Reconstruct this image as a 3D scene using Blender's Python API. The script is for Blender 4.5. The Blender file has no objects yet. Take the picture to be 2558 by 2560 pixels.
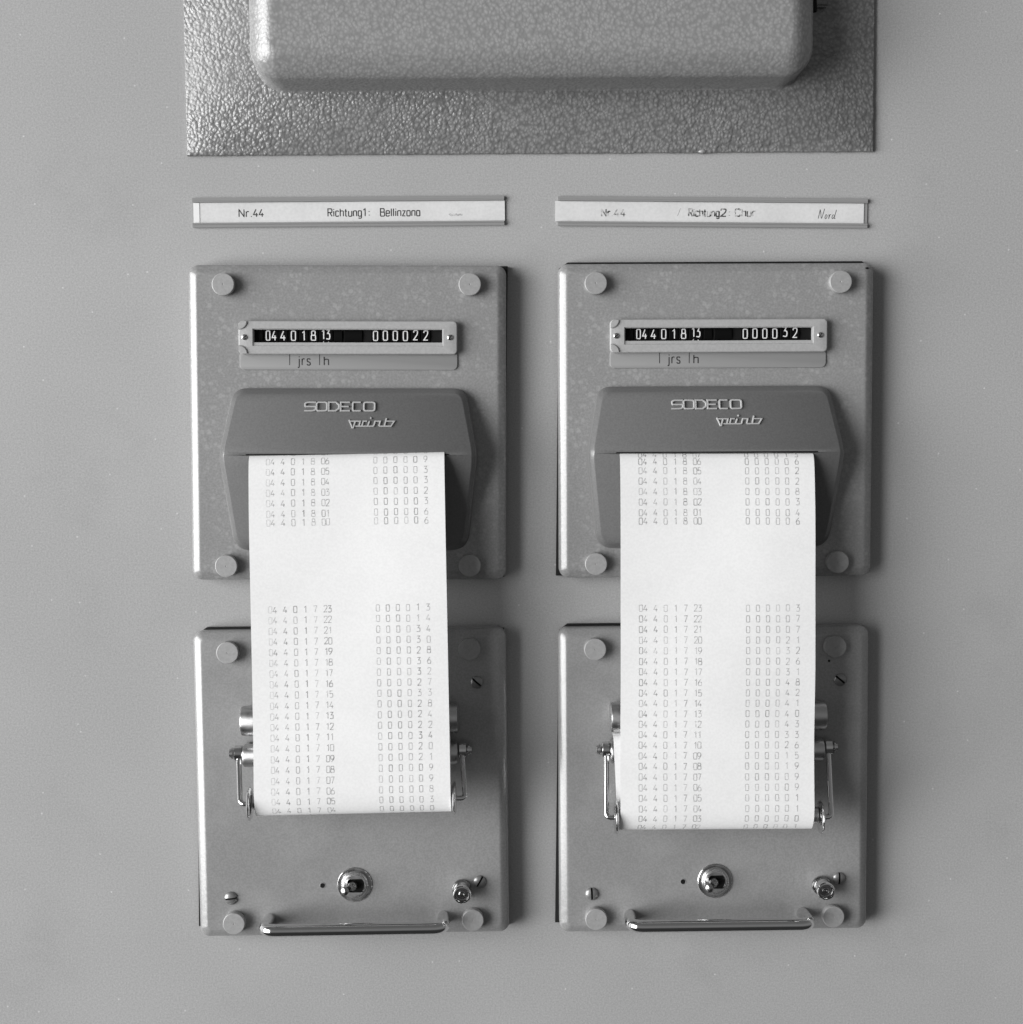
import bpy, bmesh, math, random
from mathutils import Vector, Matrix

# ------------------------------------------------------------------ camera, light, exposure
S = 0.00025                      # one working unit = 0.25 mm
sc = bpy.context.scene
COL = sc.collection

cam_d = bpy.data.cameras.new("camera")
cam = bpy.data.objects.new("camera", cam_d)
COL.objects.link(cam)
cam_d.sensor_fit = 'HORIZONTAL'
cam_d.sensor_width = 56.0
cam_d.lens = 80.0
cam_d.clip_start = 0.01
cam_d.clip_end = 60.0
# camera slightly above the middle of the panel, looking a few degrees down
PITCH, YAW, ROLL = math.radians(3.687), math.radians(-0.8606), math.radians(-0.2594)
_R = Matrix.Rotation(ROLL, 3, 'Z') @ Matrix.Rotation(PITCH, 3, 'X') @ Matrix.Rotation(YAW, 3, 'Y')
def _w(v): return Vector((v[0], v[2], -v[1]))
_right, _up, _back = _w(_R[0]), -_w(_R[1]), -_w(_R[2])
cam.matrix_world = Matrix(((_right.x, _up.x, _back.x, -54.77 * S),
                           (_right.y, _up.y, _back.y, -3646.03 * S),
                           (_right.z, _up.z, _back.z, 234.97 * S),
                           (0, 0, 0, 1)))
sc.camera = cam

world = bpy.data.worlds.new("World")
sc.world = world
world.use_nodes = True
wn, wl = world.node_tree.nodes, world.node_tree.links
wb = wn["Background"]
# plain room: dark floor, paler walls, greyer ceiling
_tc = wn.new("ShaderNodeTexCoord"); _sp = wn.new("ShaderNodeSeparateXYZ"); _rp = wn.new("ShaderNodeValToRGB")
_ma = wn.new("ShaderNodeMath"); _ma.operation = 'MULTIPLY_ADD'; _ma.inputs[1].default_value = 0.5; _ma.inputs[2].default_value = 0.5
wl.new(_tc.outputs["Generated"], _sp.inputs[0]); wl.new(_sp.outputs[2], _ma.inputs[0]); wl.new(_ma.outputs[0], _rp.inputs[0])
_e = _rp.color_ramp.elements
_e[0].position = 0.30; _e[0].color = (.035, .035, .035, 1)
_e[1].position = 0.47; _e[1].color = (.20, .20, .20, 1)
_x = _rp.color_ramp.elements.new(0.62); _x.color = (.20, .20, .20, 1)
_x = _rp.color_ramp.elements.new(0.80); _x.color = (.13, .13, .13, 1)
wl.new(_rp.outputs[0], wb.inputs[0])
wb.inputs[1].default_value = 1.0

def area(name, loc, target, sx, sy, power):
    d = bpy.data.lights.new(name, 'AREA')
    d.shape = 'RECTANGLE'; d.size = sx; d.size_y = sy; d.energy = power
    d.color = (1, 1, 1)
    o = bpy.data.objects.new(name, d); COL.objects.link(o)
    o.location = loc
    o.rotation_euler = (Vector(target) - Vector(loc)).to_track_quat('-Z', 'Y').to_euler()
    return o
# large window of the room, left of the cabinet
win = area("window_light", (-3.6, -2.35, 0.12), (1.05, 0, 0.2), 3.6, 3.8, 104)
win.data.spread = math.radians(80)       # beam narrowed to dim the lower wall and even it sideways

sc.view_settings.view_transform = 'Standard'
sc.view_settings.look = 'None'
sc.view_settings.exposure = 0.0
sc.view_settings.gamma = 1.0

# ------------------------------------------------------------------ materials
def mat(name, base, rough=0.5, metal=0.0, spec=0.5):
    m = bpy.data.materials.new(name); m.use_nodes = True
    b = m.node_tree.nodes["Principled BSDF"]
    b.inputs["Base Color"].default_value = (base, base, base, 1)
    b.inputs["Roughness"].default_value = rough
    b.inputs["Metallic"].default_value = metal
    b.inputs["Specular IOR Level"].default_value = spec
    return m, m.node_tree.nodes, m.node_tree.links, b

def tex_coord(n, l, scale=None):
    t = n.new("ShaderNodeTexCoord")
    return t.outputs["Object"]

def noise(n, l, co, scale, detail=2.0, rough=0.5):
    t = n.new("ShaderNodeTexNoise"); t.inputs["Scale"].default_value = scale
    t.inputs["Detail"].default_value = detail; t.inputs["Roughness"].default_value = rough
    l.new(co, t.inputs["Vector"]); return t.outputs[0]

def voro(n, l, co, scale, feature='F1', rnd=1.0):
    t = n.new("ShaderNodeTexVoronoi"); t.feature = feature
    t.inputs["Scale"].default_value = scale; t.inputs["Randomness"].default_value = rnd
    if feature == 'SMOOTH_F1': t.inputs["Smoothness"].default_value = 0.35
    l.new(co, t.inputs["Vector"]); return t.outputs["Distance"]

def maprange(n, l, v, a, b, c, d, smooth=True):
    t = n.new("ShaderNodeMapRange"); t.interpolation_type = 'SMOOTHSTEP' if smooth else 'LINEAR'
    for i, x in enumerate((a, b, c, d)): t.inputs[i + 1].default_value = x
    l.new(v, t.inputs[0]); return t.outputs[0]

def math_(n, l, op, a, b):
    t = n.new("ShaderNodeMath"); t.operation = op
    for i, x in enumerate((a, b)):
        if isinstance(x, (int, float)): t.inputs[i].default_value = x
        else: l.new(x, t.inputs[i])
    return t.outputs[0]

def grey(n, l, v):
    t = n.new("ShaderNodeCombineColor")
    for i in range(3): l.new(v, t.inputs[i])
    return t.outputs[0]

def bump(n, l, b, h, strength, dist):
    t = n.new("ShaderNodeBump"); t.inputs["Strength"].default_value = strength
    t.inputs["Distance"].default_value = dist
    l.new(h, t.inputs["Height"]); l.new(t.outputs[0], b.inputs["Normal"])

M = {}
# cabinet paint, fine orange peel
m, n, l, b = mat("cabinet_paint", 0.36, 0.55, 0, 0.35); co = tex_coord(n, l)
g = noise(n, l, co, 900, 2); lo = noise(n, l, co, 5, 3)
v = math_(n, l, 'ADD', maprange(n, l, math_(n, l, "ADD", math_(n, l, "MULTIPLY", g, 0.5), math_(n, l, "MULTIPLY", noise(n, l, co, 2200, 1), 0.5)), 0.3, 0.7, 0.335, 0.45), maprange(n, l, lo, 0.3, 0.7, -0.018, 0.018))
dv = n.new("ShaderNodeTexVoronoi"); dv.voronoi_dimensions = '2D'; dv.inputs["Scale"].default_value = 22; l.new(co, dv.inputs["Vector"])
v = math_(n, l, 'ADD', v, maprange(n, l, dv.outputs["Distance"], 0.008, 0.016, 0.16, 0))          # dust specks
scf = n.new("ShaderNodeTexNoise"); scf.inputs["Scale"].default_value = 9; scf.inputs["Detail"].default_value = 6; scf.inputs["Roughness"].default_value = 0.68; l.new(co, scf.inputs["Vector"])
v = math_(n, l, 'ADD', v, maprange(n, l, scf.outputs[0], 0.52, 0.74, 0, -0.03))                    # rubbed, slightly dirty patches
l.new(grey(n, l, v), b.inputs["Base Color"]); bump(n, l, b, noise(n, l, co, 650, 2), 0.25, 0.0003); M["wall"] = m
# hammer finish paint
def hammer(name, base, strength, rough, c_hi, c_lo):
    m, n, l, b = mat(name, base, rough, 0.0, 0.8); co = tex_coord(n, l)
    wob = n.new("ShaderNodeTexNoise"); wob.inputs["Scale"].default_value = 260; wob.inputs["Detail"].default_value = 2
    l.new(co, wob.inputs["Vector"])
    vm = n.new("ShaderNodeVectorMath"); vm.operation = 'SCALE'; vm.inputs["Scale"].default_value = 0.0022
    l.new(wob.outputs["Color"], vm.inputs[0])
    va = n.new("ShaderNodeVectorMath"); va.operation = 'ADD'
    l.new(co, va.inputs[0]); l.new(vm.outputs[0], va.inputs[1])
    cell = voro(n, l, va.outputs[0], 490, 'SMOOTH_F1')
    big = noise(n, l, co, 150, 3)
    patch = maprange(n, l, noise(n, l, co, 14, 2), 0.35, 0.65, 0.45, 1.0)
    h = math_(n, l, 'SUBTRACT', math_(n, l, 'MULTIPLY', big, 0.5), cell)
    h = math_(n, l, 'MULTIPLY', h, patch)
    col = maprange(n, l, cell, 0.02, 0.72, base * c_hi, base * c_lo, False)
    l.new(grey(n, l, col), b.inputs["Base Color"])
    bump(n, l, b, h, strength, 0.0010)
    return m
M["hammer_plate"] = hammer("hammer_paint_plate", 0.25, 0.58, 0.30, 1.22, 0.62)
M["hammer_cover"] = hammer("hammer_paint_cover", 0.315, 0.20, 0.29, 1.12, 0.74)
# printer casings: grey paint with pale round flecks
m, n, l, b = mat("flecked_paint", 0.30, 0.24, 0, 0.75); co = tex_coord(n, l)
c1 = voro(n, l, co, 210); c2 = voro(n, l, co, 380); gate = noise(n, l, co, 62, 3)
f1 = math_(n, l, 'MULTIPLY', maprange(n, l, c1, 0.16, 0.42, 1, 0), maprange(n, l, gate, 0.36, 0.58, 0.05, 1))
f2 = math_(n, l, 'MULTIPLY', maprange(n, l, c2, 0.15, 0.5, 0.6, 0), maprange(n, l, gate, 0.36, 0.6, 0.25, 0.9))
fl = math_(n, l, 'MAXIMUM', f1, f2)
fine = noise(n, l, co, 800, 2)
v = math_(n, l, 'ADD', maprange(n, l, fl, 0, 1, 0.268, 0.335, False), maprange(n, l, fine, 0.3, 0.7, -0.024, 0.024))
l.new(grey(n, l, v), b.inputs["Base Color"])
bump(n, l, b, noise(n, l, co, 300, 3), 0.16, 0.0005); M["fleck"] = m
# winder casings: plainer grey paint
m, n, l, b = mat("smooth_grey_paint", 0.26, 0.24, 0, 0.9); co = tex_coord(n, l)
g = noise(n, l, co, 850, 2); lo = noise(n, l, co, 40, 4)
v = math_(n, l, 'ADD', maprange(n, l, g, 0.3, 0.7, 0.262, 0.306), maprange(n, l, lo, 0.35, 0.65, -0.012, 0.014))
l.new(grey(n, l, v), b.inputs["Base Color"])
hh = math_(n, l, 'ADD', noise(n, l, co, 210, 3), math_(n, l, 'MULTIPLY', maprange(n, l, voro(n, l, co, 130), 0.05, 0.35, 1, 0), 0.35))
bump(n, l, b, hh, 0.22, 0.0005); M["smooth"] = m
# hood
m, n, l, b = mat("hood_paint", 0.15, 0.30, 0, 0.6); co = tex_coord(n, l)
g = noise(n, l, co, 900, 2)
l.new(grey(n, l, maprange(n, l, g, 0.3, 0.7, 0.138, 0.160)), b.inputs["Base Color"])
bump(n, l, b, noise(n, l, co, 700, 2), 0.15, 0.0002); M["hood"] = m
# metals
def metal(name, base, rough, scratch=0.05):
    m, n, l, b = mat(name, base, rough, 1.0); co = tex_coord(n, l)
    l.new(maprange(n, l, noise(n, l, co, 180, 4), 0.3, 0.7, max(0.02, rough - scratch), rough + scratch), b.inputs["Roughness"])
    return m
M["chrome"] = metal("polished_chrome", 0.72, 0.10)
M["nickel"] = metal("worn_nickel", 0.62, 0.24, 0.08)
M["alu"] = metal("turned_steel", 0.58, 0.33, 0.06)
M["bright"] = metal("bright_nickel", 0.80, 0.30, 0.05)
m, n, l, b = mat("knob_grey", 0.36, 0.42, 0.15, 0.5); co = tex_coord(n, l)
l.new(grey(n, l, maprange(n, l, noise(n, l, co, 700, 3), 0.3, 0.7, 0.345, 0.395)), b.inputs["Base Color"])
bump(n, l, b, noise(n, l, co, 900, 3), 0.2, 0.0002); M["knob"] = m
m, n, l, b = mat("bezel_metal_paint", 0.40, 0.40, 0.0, 0.5); co = tex_coord(n, l)
l.new(grey(n, l, maprange(n, l, noise(n, l, co, 700, 3), 0.3, 0.7, 0.385, 0.43)), b.inputs["Base Color"]); M["bezel"] = m
m, n, l, b = mat("scale_plate_grey", 0.29, 0.45, 0.0, 0.4); M["scale"] = m
m, n, l, b = mat("rail_grey", 0.285, 0.34, 0.0, 0.5); M["rail"] = m
M["black"] = mat("black_recess", 0.006, 0.7, 0, 0.2)[0]
M["wheel"] = mat("black_digit_wheel", 0.004, 0.5, 0, 0.08)[0]
M["digit_white"] = mat("white_digit_paint", 0.78, 0.5)[0]
M["dark_text"] = mat("black_lettering", 0.02, 0.5)[0]
M["gap_chip_black"] = mat("gap_shade_and_chip_black", 0.012, 0.6, 0, 0.3)[0]  # black for the dark gap behind the casings and one paint chip
# papers
m, n, l, b = mat("printer_paper", 0.84, 0.85, 0, 0.15); co = tex_coord(n, l)
v = math_(n, l, 'ADD', maprange(n, l, noise(n, l, co, 700, 3), 0.3, 0.7, 0.845, 0.895), maprange(n, l, noise(n, l, co, 22, 3), 0.3, 0.7, -0.02, 0.02))
l.new(grey(n, l, v), b.inputs["Base Color"]); M["paper"] = m
m, n, l, b = mat("label_card_paper", 0.70, 0.6, 0, 0.3); co = tex_coord(n, l)
v = math_(n, l, 'ADD', maprange(n, l, noise(n, l, co, 600, 3), 0.3, 0.7, 0.66, 0.71), maprange(n, l, noise(n, l, co, 40, 4), 0.35, 0.7, 0.02, -0.03))
l.new(grey(n, l, v), b.inputs["Base Color"]); M["card"] = m
M["card_white"] = mat("label_card_bare_white", 0.84, 0.6, 0, 0.3)[0]

def ink(name, base, attr=False, lo=0.35, hi=0.65, scale=260, mn=0.0, mx=1.0):
    m, n, l, b = mat(name, base, 0.7, 0, 0.1); co = tex_coord(n, l)
    f = maprange(n, l, noise(n, l, co, scale, 3, 0.6), lo, hi, mn, mx)
    if attr:
        a = n.new("ShaderNodeAttribute"); a.attribute_name = "ink"
        f = math_(n, l, 'MULTIPLY', f, a.outputs["Fac"])
    tr = n.new("ShaderNodeBsdfTransparent"); mx_ = n.new("ShaderNodeMixShader")
    out = n["Material Output"]
    l.new(f, mx_.inputs[0]); l.new(tr.outputs[0], mx_.inputs[1]); l.new(b.outputs[0], mx_.inputs[2])
    l.new(mx_.outputs[0], out.inputs[0])
    return m
M["print_ink"] = ink("faint_printer_ink", 0.25, True, 0.30, 0.66, 620, 0.38, 0.66)
M["worn_text"] = ink("worn_rub_on_lettering", 0.05, False, 0.42, 0.60, 420, 0.12, 0.85)
M["pencil"] = ink("pencil_writing", 0.10, False, 0.3, 0.6, 500, 0.45, 0.95)
M["faint_smudge"] = ink("faint_grey_smudge", 0.45, False, 0.3, 0.7, 300, 0.0, 0.55)
M["faint_pencil"] = ink("faint_pencil_mark", 0.30, False, 0.3, 0.7, 500, 0.2, 0.6)

# ------------------------------------------------------------------ mesh helpers
def obj(name, bm, material, parent=None, smooth=40, kind=None, label=None):
    """Link a bmesh (in working units) as one object."""
    bm.normal_update()
    me = bpy.data.meshes.new(name)
    for v in bm.verts: v.co *= S
    bm.to_mesh(me); bm.free()
    me.materials.append(material)
    if smooth:
        me.shade_smooth(); me.set_sharp_from_angle(angle=math.radians(smooth))
    o = bpy.data.objects.new(name, me); COL.objects.link(o)
    if parent: o.parent = parent
    if kind: o["kind"] = kind
    if label: o["label"] = label
    return o

def place(name, x, y, z, parent, me_obj=None):
    pass

def thing(name, label, cat, x, y, rot, group=None):
    """Empty on the wall: local x right, y up, z out of the wall."""
    o = bpy.data.objects.new(name, None); COL.objects.link(o)
    o.empty_display_size = 0.02
    o.location = (x * S, 0, -y * S)
    o.rotation_euler = (math.pi / 2, math.radians(rot), 0)
    o["label"] = label; o["category"] = cat
    if group: o["group"] = group
    return o

def rrect(cx, cy, w, h, r, n=6):
    r = max(0.01, min(r, w / 2 - 0.001, h / 2 - 0.001)); p = []
    for (sx, sy, a0) in ((1, 1, 0), (-1, 1, 90), (-1, -1, 180), (1, -1, 270)):
        for i in range(n + 1):
            a = math.radians(a0 + 90 * i / n)
            p.append((cx + sx * (w / 2 - r) + r * math.cos(a), cy + sy * (h / 2 - r) + r * math.sin(a)))
    return p

def loft(bm, loops, cap0=True, cap1=True):
    """loops: list of (points2d, z) or list of 3d point lists."""
    rings = []
    for lp in loops:
        if isinstance(lp, tuple): pts = [(x, y, lp[1]) for x, y in lp[0]]
        else: pts = lp
        rings.append([bm.verts.new(p) for p in pts])
    k = len(rings[0])
    for a, b2 in zip(rings, rings[1:]):
        for i in range(k):
            bm.faces.new((a[i], a[(i + 1) % k], b2[(i + 1) % k], b2[i]))
    if cap0: bm.faces.new(list(reversed(rings[0])))
    if cap1: bm.faces.new(rings[-1])
    return rings

def soft_box(bm, cx, cy, w, h, r, z0, z1, e, n=6, k=5, base_in=0.0):
    """Rounded-corner slab whose front edge is rounded by e."""
    L = [(rrect(cx, cy, w - 2 * base_in, h - 2 * base_in, r, n), z0)]
    for i in range(k + 1):
        a = math.pi / 2 * i / k
        d = e * (1 - math.cos(a))
        L.append((rrect(cx, cy, w - 2 * d, h - 2 * d, max(0.5, r - d), n), z1 - e + e * math.sin(a)))
    loft(bm, L)

def box(bm, x0, x1, y0, y1, z0, z1):
    loft(bm, [([(x0, y0), (x1, y0), (x1, y1), (x0, y1)], z0), ([(x0, y0), (x1, y0), (x1, y1), (x0, y1)], z1)])

def lathe(bm, prof, cx=0, cy=0, n=32, axis='z', c0=True, c1=True):
    """prof: list of (r, t).  axis z: t = z; axis x: t = x, circle centred on (cy -> y, cx -> z)."""
    L = []
    for r, t in prof:
        ring = []
        for i in range(n):
            a = 2 * math.pi * i / n
            if axis == 'z': ring.append((cx + r * math.cos(a), cy + r * math.sin(a), t))
            else: ring.append((t, cy + r * math.cos(a), cx + r * math.sin(a)))
        L.append(ring)
    loft(bm, L, c0, c1)

def round_path(pts, rad, n=6):
    pts = [Vector(p) for p in pts]; out = [pts[0]]
    for a, b2, c in zip(pts, pts[1:], pts[2:]):
        d1, d2 = (a - b2), (c - b2)
        r = min(rad, d1.length * 0.49, d2.length * 0.49)
        p, q = b2 + d1.normalized() * r, b2 + d2.normalized() * r
        for i in range(n + 1):
            t = i / n
            out.append(p * (1 - t) ** 2 + b2 * 2 * t * (1 - t) + q * t * t)
    out.append(pts[-1]); return out

def tube(bm, pts, r, n=14, radii=None):
    pts = [Vector(p) for p in pts]
    up = Vector((0.31, 0.2, 0.93)); rings = []
    prev = None
    for i, p in enumerate(pts):
        t = (pts[min(i + 1, len(pts) - 1)] - pts[max(i - 1, 0)]).normalized()
        if prev is None:
            nrm = t.cross(up).normalized()
        else:
            nrm = (prev - t * prev.dot(t)).normalized()
        prev = nrm; bi = t.cross(nrm)
        rr = radii[i] if radii else r
        rings.append([tuple(p + (nrm * math.cos(2 * math.pi * k / n) + bi * math.sin(2 * math.pi * k / n)) * rr) for k in range(n)])
    loft(bm, rings)
    bmesh.ops.recalc_face_normals(bm, faces=bm.faces)

# ------------------------------------------------------------------ stroke lettering
# each glyph: (width, [strokes]); a stroke is (points, smooth?, closed?) in a box of cap height 1
G = {
 'hN': (.50, [([(0,.02),(.10,.98)], 0, 0), ([(.08,.94),(.16,.86),(.30,.12),(.34,.02),(.40,.14),(.56,1.06)], 1, 0)]),
 'ho': (.22, [([(.14,.44),(.04,.40),(0,.16),(.04,.0),(.14,.02),(.22,.16),(.22,.36)], 1, 1)]),
 'hr': (.20, [([(.02,.46),(.06,.30),(.05,.02),(.05,.02),(.10,.36),(.17,.46),(.24,.42)], 1, 0)]),
 'hd': (.34, [([(.22,.40),(.08,.44),(.0,.20),(.04,.0),(.16,.04),(.26,.30)], 1, 1), ([(.40,.96),(.34,.60),(.26,.10),(.30,.0),(.40,.06)], 1, 0)]),
 'hs': (1.8, [([(0,.3),(.2,.5),(.3,.15),(.55,.45),(.7,.2),(.95,.5),(1.1,.2),(1.4,.4),(1.8,.3)], 1, 0)]),
 '0': (.52, [([(.26,1),(.5,1),(.52,.75),(.52,.25),(.5,0),(.26,0),(.02,0),(0,.25),(0,.75),(.02,1)], 1, 1)]),
 '1': (.26, [([(0,.80),(.22,1),(.22,1),(.22,0)], 0, 0)]),
 '2': (.5, [([(.02,.78),(.04,1),(.26,1),(.5,1),(.5,.72),(.42,.5),(.0,.0),(.0,.0),(.52,0)], 1, 0)]),
 '3': (.5, [([(.02,1),(.02,1),(.46,1),(.46,1),(.20,.60),(.20,.60),(.48,.58),(.52,.3),(.46,0),(.22,0),(.0,.04)], 1, 0)]),
 '4': (.56, [([(.34,1),(.34,1),(.0,.28),(.0,.28),(.58,.28)], 0, 0), ([(.40,.52),(.40,0)], 0, 0)]),
 '5': (.5, [([(.46,1),(.46,1),(.08,1),(.08,1),(.04,.55),(.04,.55),(.24,.64),(.5,.56),(.52,.28),(.46,0),(.22,0),(0,.06)], 1, 0)]),
 '6': (.52, [([(.40,1),(.18,.78),(.0,.45),(.0,.2),(.06,0),(.26,0),(.48,0),(.52,.28),(.48,.56),(.26,.56),(.06,.56),(.0,.3)], 1, 0)]),
 '7': (.5, [([(0,1),(0,1),(.5,1),(.5,1),(.18,0)], 0, 0)]),
 '8': (.52, [([(.26,.54),(.06,.54),(.04,.78),(.06,1),(.26,1),(.46,1),(.48,.78),(.46,.54)], 1, 1),
             ([(.26,.535),(.0,.535),(-.01,.26),(.0,0),(.26,0),(.52,0),(.53,.26),(.52,.535)], 1, 1)]),
 '9': (.52, [([(.12,0),(.34,.22),(.52,.55),(.52,.8),(.46,1),(.26,1),(.04,1),(0,.72),(.04,.44),(.26,.44),(.46,.44),(.52,.7)], 1, 0)]),
 '.': (.1, [([(.05,0),(.05,.1)], 0, 0)]),
 ':': (.12, [([(.06,.08),(.06,.18)], 0, 0), ([(.06,.56),(.06,.66)], 0, 0)]),
 '|': (.1, [([(.05,0),(.05,1)], 0, 0)]),
 'N': (.60, [([(0,0),(0,1),(0,1),(.6,0),(.6,0),(.6,1)], 0, 0)]),
 'R': (.56, [([(0,0),(0,1),(0,1),(.3,1),(.56,1),(.58,.76),(.56,.5),(.3,.5),(0,.5)], 1, 0), ([(.28,.5),(.58,0)], 0, 0)]),
 'B': (.58, [([(0,0),(0,0),(0,1),(0,1),(.3,1),(.52,1),(.54,.77),(.52,.54),(.3,.54),(.02,.54)], 1, 0),
             ([(.02,.535),(.32,.535),(.58,.52),(.60,.27),(.58,0),(.3,0),(0,0)], 1, 0)]),
 'C': (.66, [([(.66,.78),(.58,1),(.34,1),(.04,1),(0,.7),(0,.3),(.04,0),(.34,0),(.58,0),(.66,.22)], 1, 0)]),
 'i': (.08, [([(.04,0),(.04,.70)], 0, 0), ([(.04,.88),(.04,.98)], 0, 0)]),
 'j': (.16, [([(.12,.70),(.12,.70),(.12,-.12),(.10,-.26),(-.06,-.26)], 1, 0), ([(.12,.88),(.12,.98)], 0, 0)]),
 'l': (.08, [([(.04,0),(.04,1)], 0, 0)]),
 'h': (.46, [([(0,0),(0,1)], 0, 0), ([(0,.45),(.04,.70),(.24,.71),(.46,.70),(.46,.45),(.46,0)], 1, 0)]),
 'n': (.46, [([(0,0),(0,.70)], 0, 0), ([(0,.45),(.04,.70),(.24,.71),(.46,.70),(.46,.45),(.46,0)], 1, 0)]),
 'r': (.30, [([(0,0),(0,.70)], 0, 0), ([(0,.42),(.04,.68),(.20,.71),(.32,.69)], 1, 0)]),
 'u': (.46, [([(0,.70),(0,.25),(.0,0),(.22,-.01),(.42,0),(.46,.25)], 1, 0), ([(.46,.70),(.46,0)], 0, 0)]),
 'c': (.42, [([(.42,.58),(.36,.71),(.22,.71),(.02,.71),(0,.5),(0,.2),(.02,0),(.22,0),(.36,0),(.42,.12)], 1, 0)]),
 'e': (.48, [([(0,.37),(0,.37),(.48,.37),(.48,.37),(.48,.71),(.24,.71),(.02,.71),(0,.5),(0,.2),(.02,0),(.24,0),(.40,0),(.47,.14)], 1, 0)]),
 'o': (.48, [([(.24,.71),(.46,.71),(.48,.5),(.48,.2),(.46,0),(.24,0),(.02,0),(0,.2),(0,.5),(.02,.71)], 1, 1)]),
 'a': (.46, [([(.23,.71),(.02,.71),(0,.5),(0,.2),(.02,0),(.23,0),(.44,0),(.46,.2),(.46,.5),(.44,.71)], 1, 1), ([(.47,.72),(.47,0)], 0, 0)]),
 'd': (.46, [([(.23,.71),(.02,.71),(0,.5),(0,.2),(.02,0),(.23,0),(.44,0),(.46,.2),(.46,.5),(.44,.71)], 1, 1), ([(.47,1.1),(.47,0)], 0, 0)]),
 'g': (.46, [([(.23,.71),(.02,.71),(0,.5),(0,.2),(.02,0),(.23,0),(.44,0),(.46,.2),(.46,.5),(.44,.71)], 1, 1), ([(.47,.71),(.47,.71),(.47,-.1),(.44,-.27),(.2,-.28),(.03,-.24)], 1, 0)]),
 't': (.28, [([(.10,.95),(.10,.95),(.10,.15),(.12,0),(.28,0)], 1, 0), ([(-.04,.68),(.28,.68)], 0, 0)]),
 'z': (.40, [([(0,.69),(.40,.69),(.40,.69),(0,.01),(0,.01),(.42,.01)], 0, 0)]),
 's': (.38, [([(.37,.60),(.32,.71),(.19,.71),(.02,.71),(.0,.52),(.06,.38),(.30,.33),(.39,.2),(.36,0),(.19,0),(.06,0),(0,.12)], 1, 0)]),
 '/': (.3, [([(0,0),(.3,1)], 0, 0)]),
 '<': (.4, [([(.4,.7),(0,.4),(0,.4),(.4,.2)], 0, 0)]),
 '_': (.4, [([(0,.02),(.4,.0)], 0, 0)]),
}

def chaikin(p, closed, it=2):
    for _ in range(it):
        q = []
        m_ = len(p)
        rng = range(m_) if closed else range(m_ - 1)
        if not closed: q.append(p[0])
        for i in rng:
            a, b2 = p[i], p[(i + 1) % m_]
            q.append((a[0] * .75 + b2[0] * .25, a[1] * .75 + b2[1] * .25))
            q.append((a[0] * .25 + b2[0] * .75, a[1] * .25 + b2[1] * .75))
        if not closed: q.append(p[-1])
        p = q
    return p

def dedupe(p):
    o = [p[0]]
    for q in p[1:]:
        if math.hypot(q[0] - o[-1][0], q[1] - o[-1][1]) > 1e-4: o.append(q)
    return o

def ribbon(p, closed, w):
    """left/right offset points of a polyline."""
    k = len(p); out = []
    for i in range(k):
        if closed: a, c = p[i - 1], p[(i + 1) % k]
        else: a, c = p[max(0, i - 1)], p[min(k - 1, i + 1)]
        d1 = Vector((p[i][0] - a[0], p[i][1] - a[1])); d2 = Vector((c[0] - p[i][0], c[1] - p[i][1]))
        if d1.length < 1e-6: d1 = d2.copy()
        if d2.length < 1e-6: d2 = d1.copy()
        d1.normalize(); d2.normalize()
        n1 = Vector((-d1.y, d1.x)); n2 = Vector((-d2.y, d2.x))
        nn = (n1 + n2)
        if nn.length < 1e-3: nn = n1
        nn.normalize()
        sc_ = min(1.6, 1 / max(0.3, nn.dot(n1)))
        out.append(((p[i][0] + nn.x * w / 2 * sc_, p[i][1] + nn.y * w / 2 * sc_),
                    (p[i][0] - nn.x * w / 2 * sc_, p[i][1] - nn.y * w / 2 * sc_)))
    return out

def subdiv(p, closed, step):
    o = []
    for i in range(len(p) if closed else len(p) - 1):
        a, b2 = p[i], p[(i + 1) % len(p)]
        k = max(1, int(math.hypot(b2[0] - a[0], b2[1] - a[1]) / step))
        for j in range(k): o.append((a[0] + (b2[0] - a[0]) * j / k, a[1] + (b2[1] - a[1]) * j / k))
    if not closed: o.append(p[-1])
    return o

_lift = [0]
def glyph(bm, ch, x, y, h, wd, stroke, surf, slant=0.0, layer=None, dens=1.0, depth=0.0, it=2):
    """Write one character as ribbons; surf(x, y, lift) -> 3d point; depth > 0 makes raised bars."""
    gw, strokes = G[ch]
    sx = wd
    for pts, sm, cl in strokes:
        q = [(x + (px * h + py * h * slant) * sx, y + py * h) for px, py in pts]
        q = dedupe(chaikin(q, cl, it) if sm else q)
        if depth <= 0: q = subdiv(q, cl, h / 5)
        if cl and math.hypot(q[0][0] - q[-1][0], q[0][1] - q[-1][1]) < 1e-4: q.pop()
        rb = ribbon(q, cl, stroke)
        _lift[0] = (_lift[0] + 1) % 7
        e = 0.012 * _lift[0]
        if depth <= 0:
            vs = [[bm.verts.new(surf(a[0], a[1], e)) for a in pr] for pr in rb]
            if layer is not None:
                for pr in vs:
                    for v_ in pr: v_[layer] = dens
            for i in range(len(vs) if cl else len(vs) - 1):
                a, b2 = vs[i], vs[(i + 1) % len(vs)]
                bm.faces.new((a[1], b2[1], b2[0], a[0]))
        else:
            def ring(pr):
                (lx, ly), (rx, ry) = pr
                mx_, my_ = (lx + rx) / 2, (ly + ry) / 2
                tx = lambda f: (mx_ + (lx - mx_) * f, my_ + (ly - my_) * f)
                ux = lambda f: (mx_ + (rx - mx_) * f, my_ + (ry - my_) * f)
                seq = [(tx(1), -0.6), (tx(1), depth * .55), (tx(.55), depth), (ux(.55), depth), (ux(1), depth * .55), (ux(1), -0.6)]
                return [surf(p2[0], p2[1], z + e) for p2, z in seq]
            rings = [ring(pr) for pr in rb]
            if cl: rings.append(rings[0])
            loft(bm, rings, not cl, not cl)
    return gw * h * sx

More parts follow.
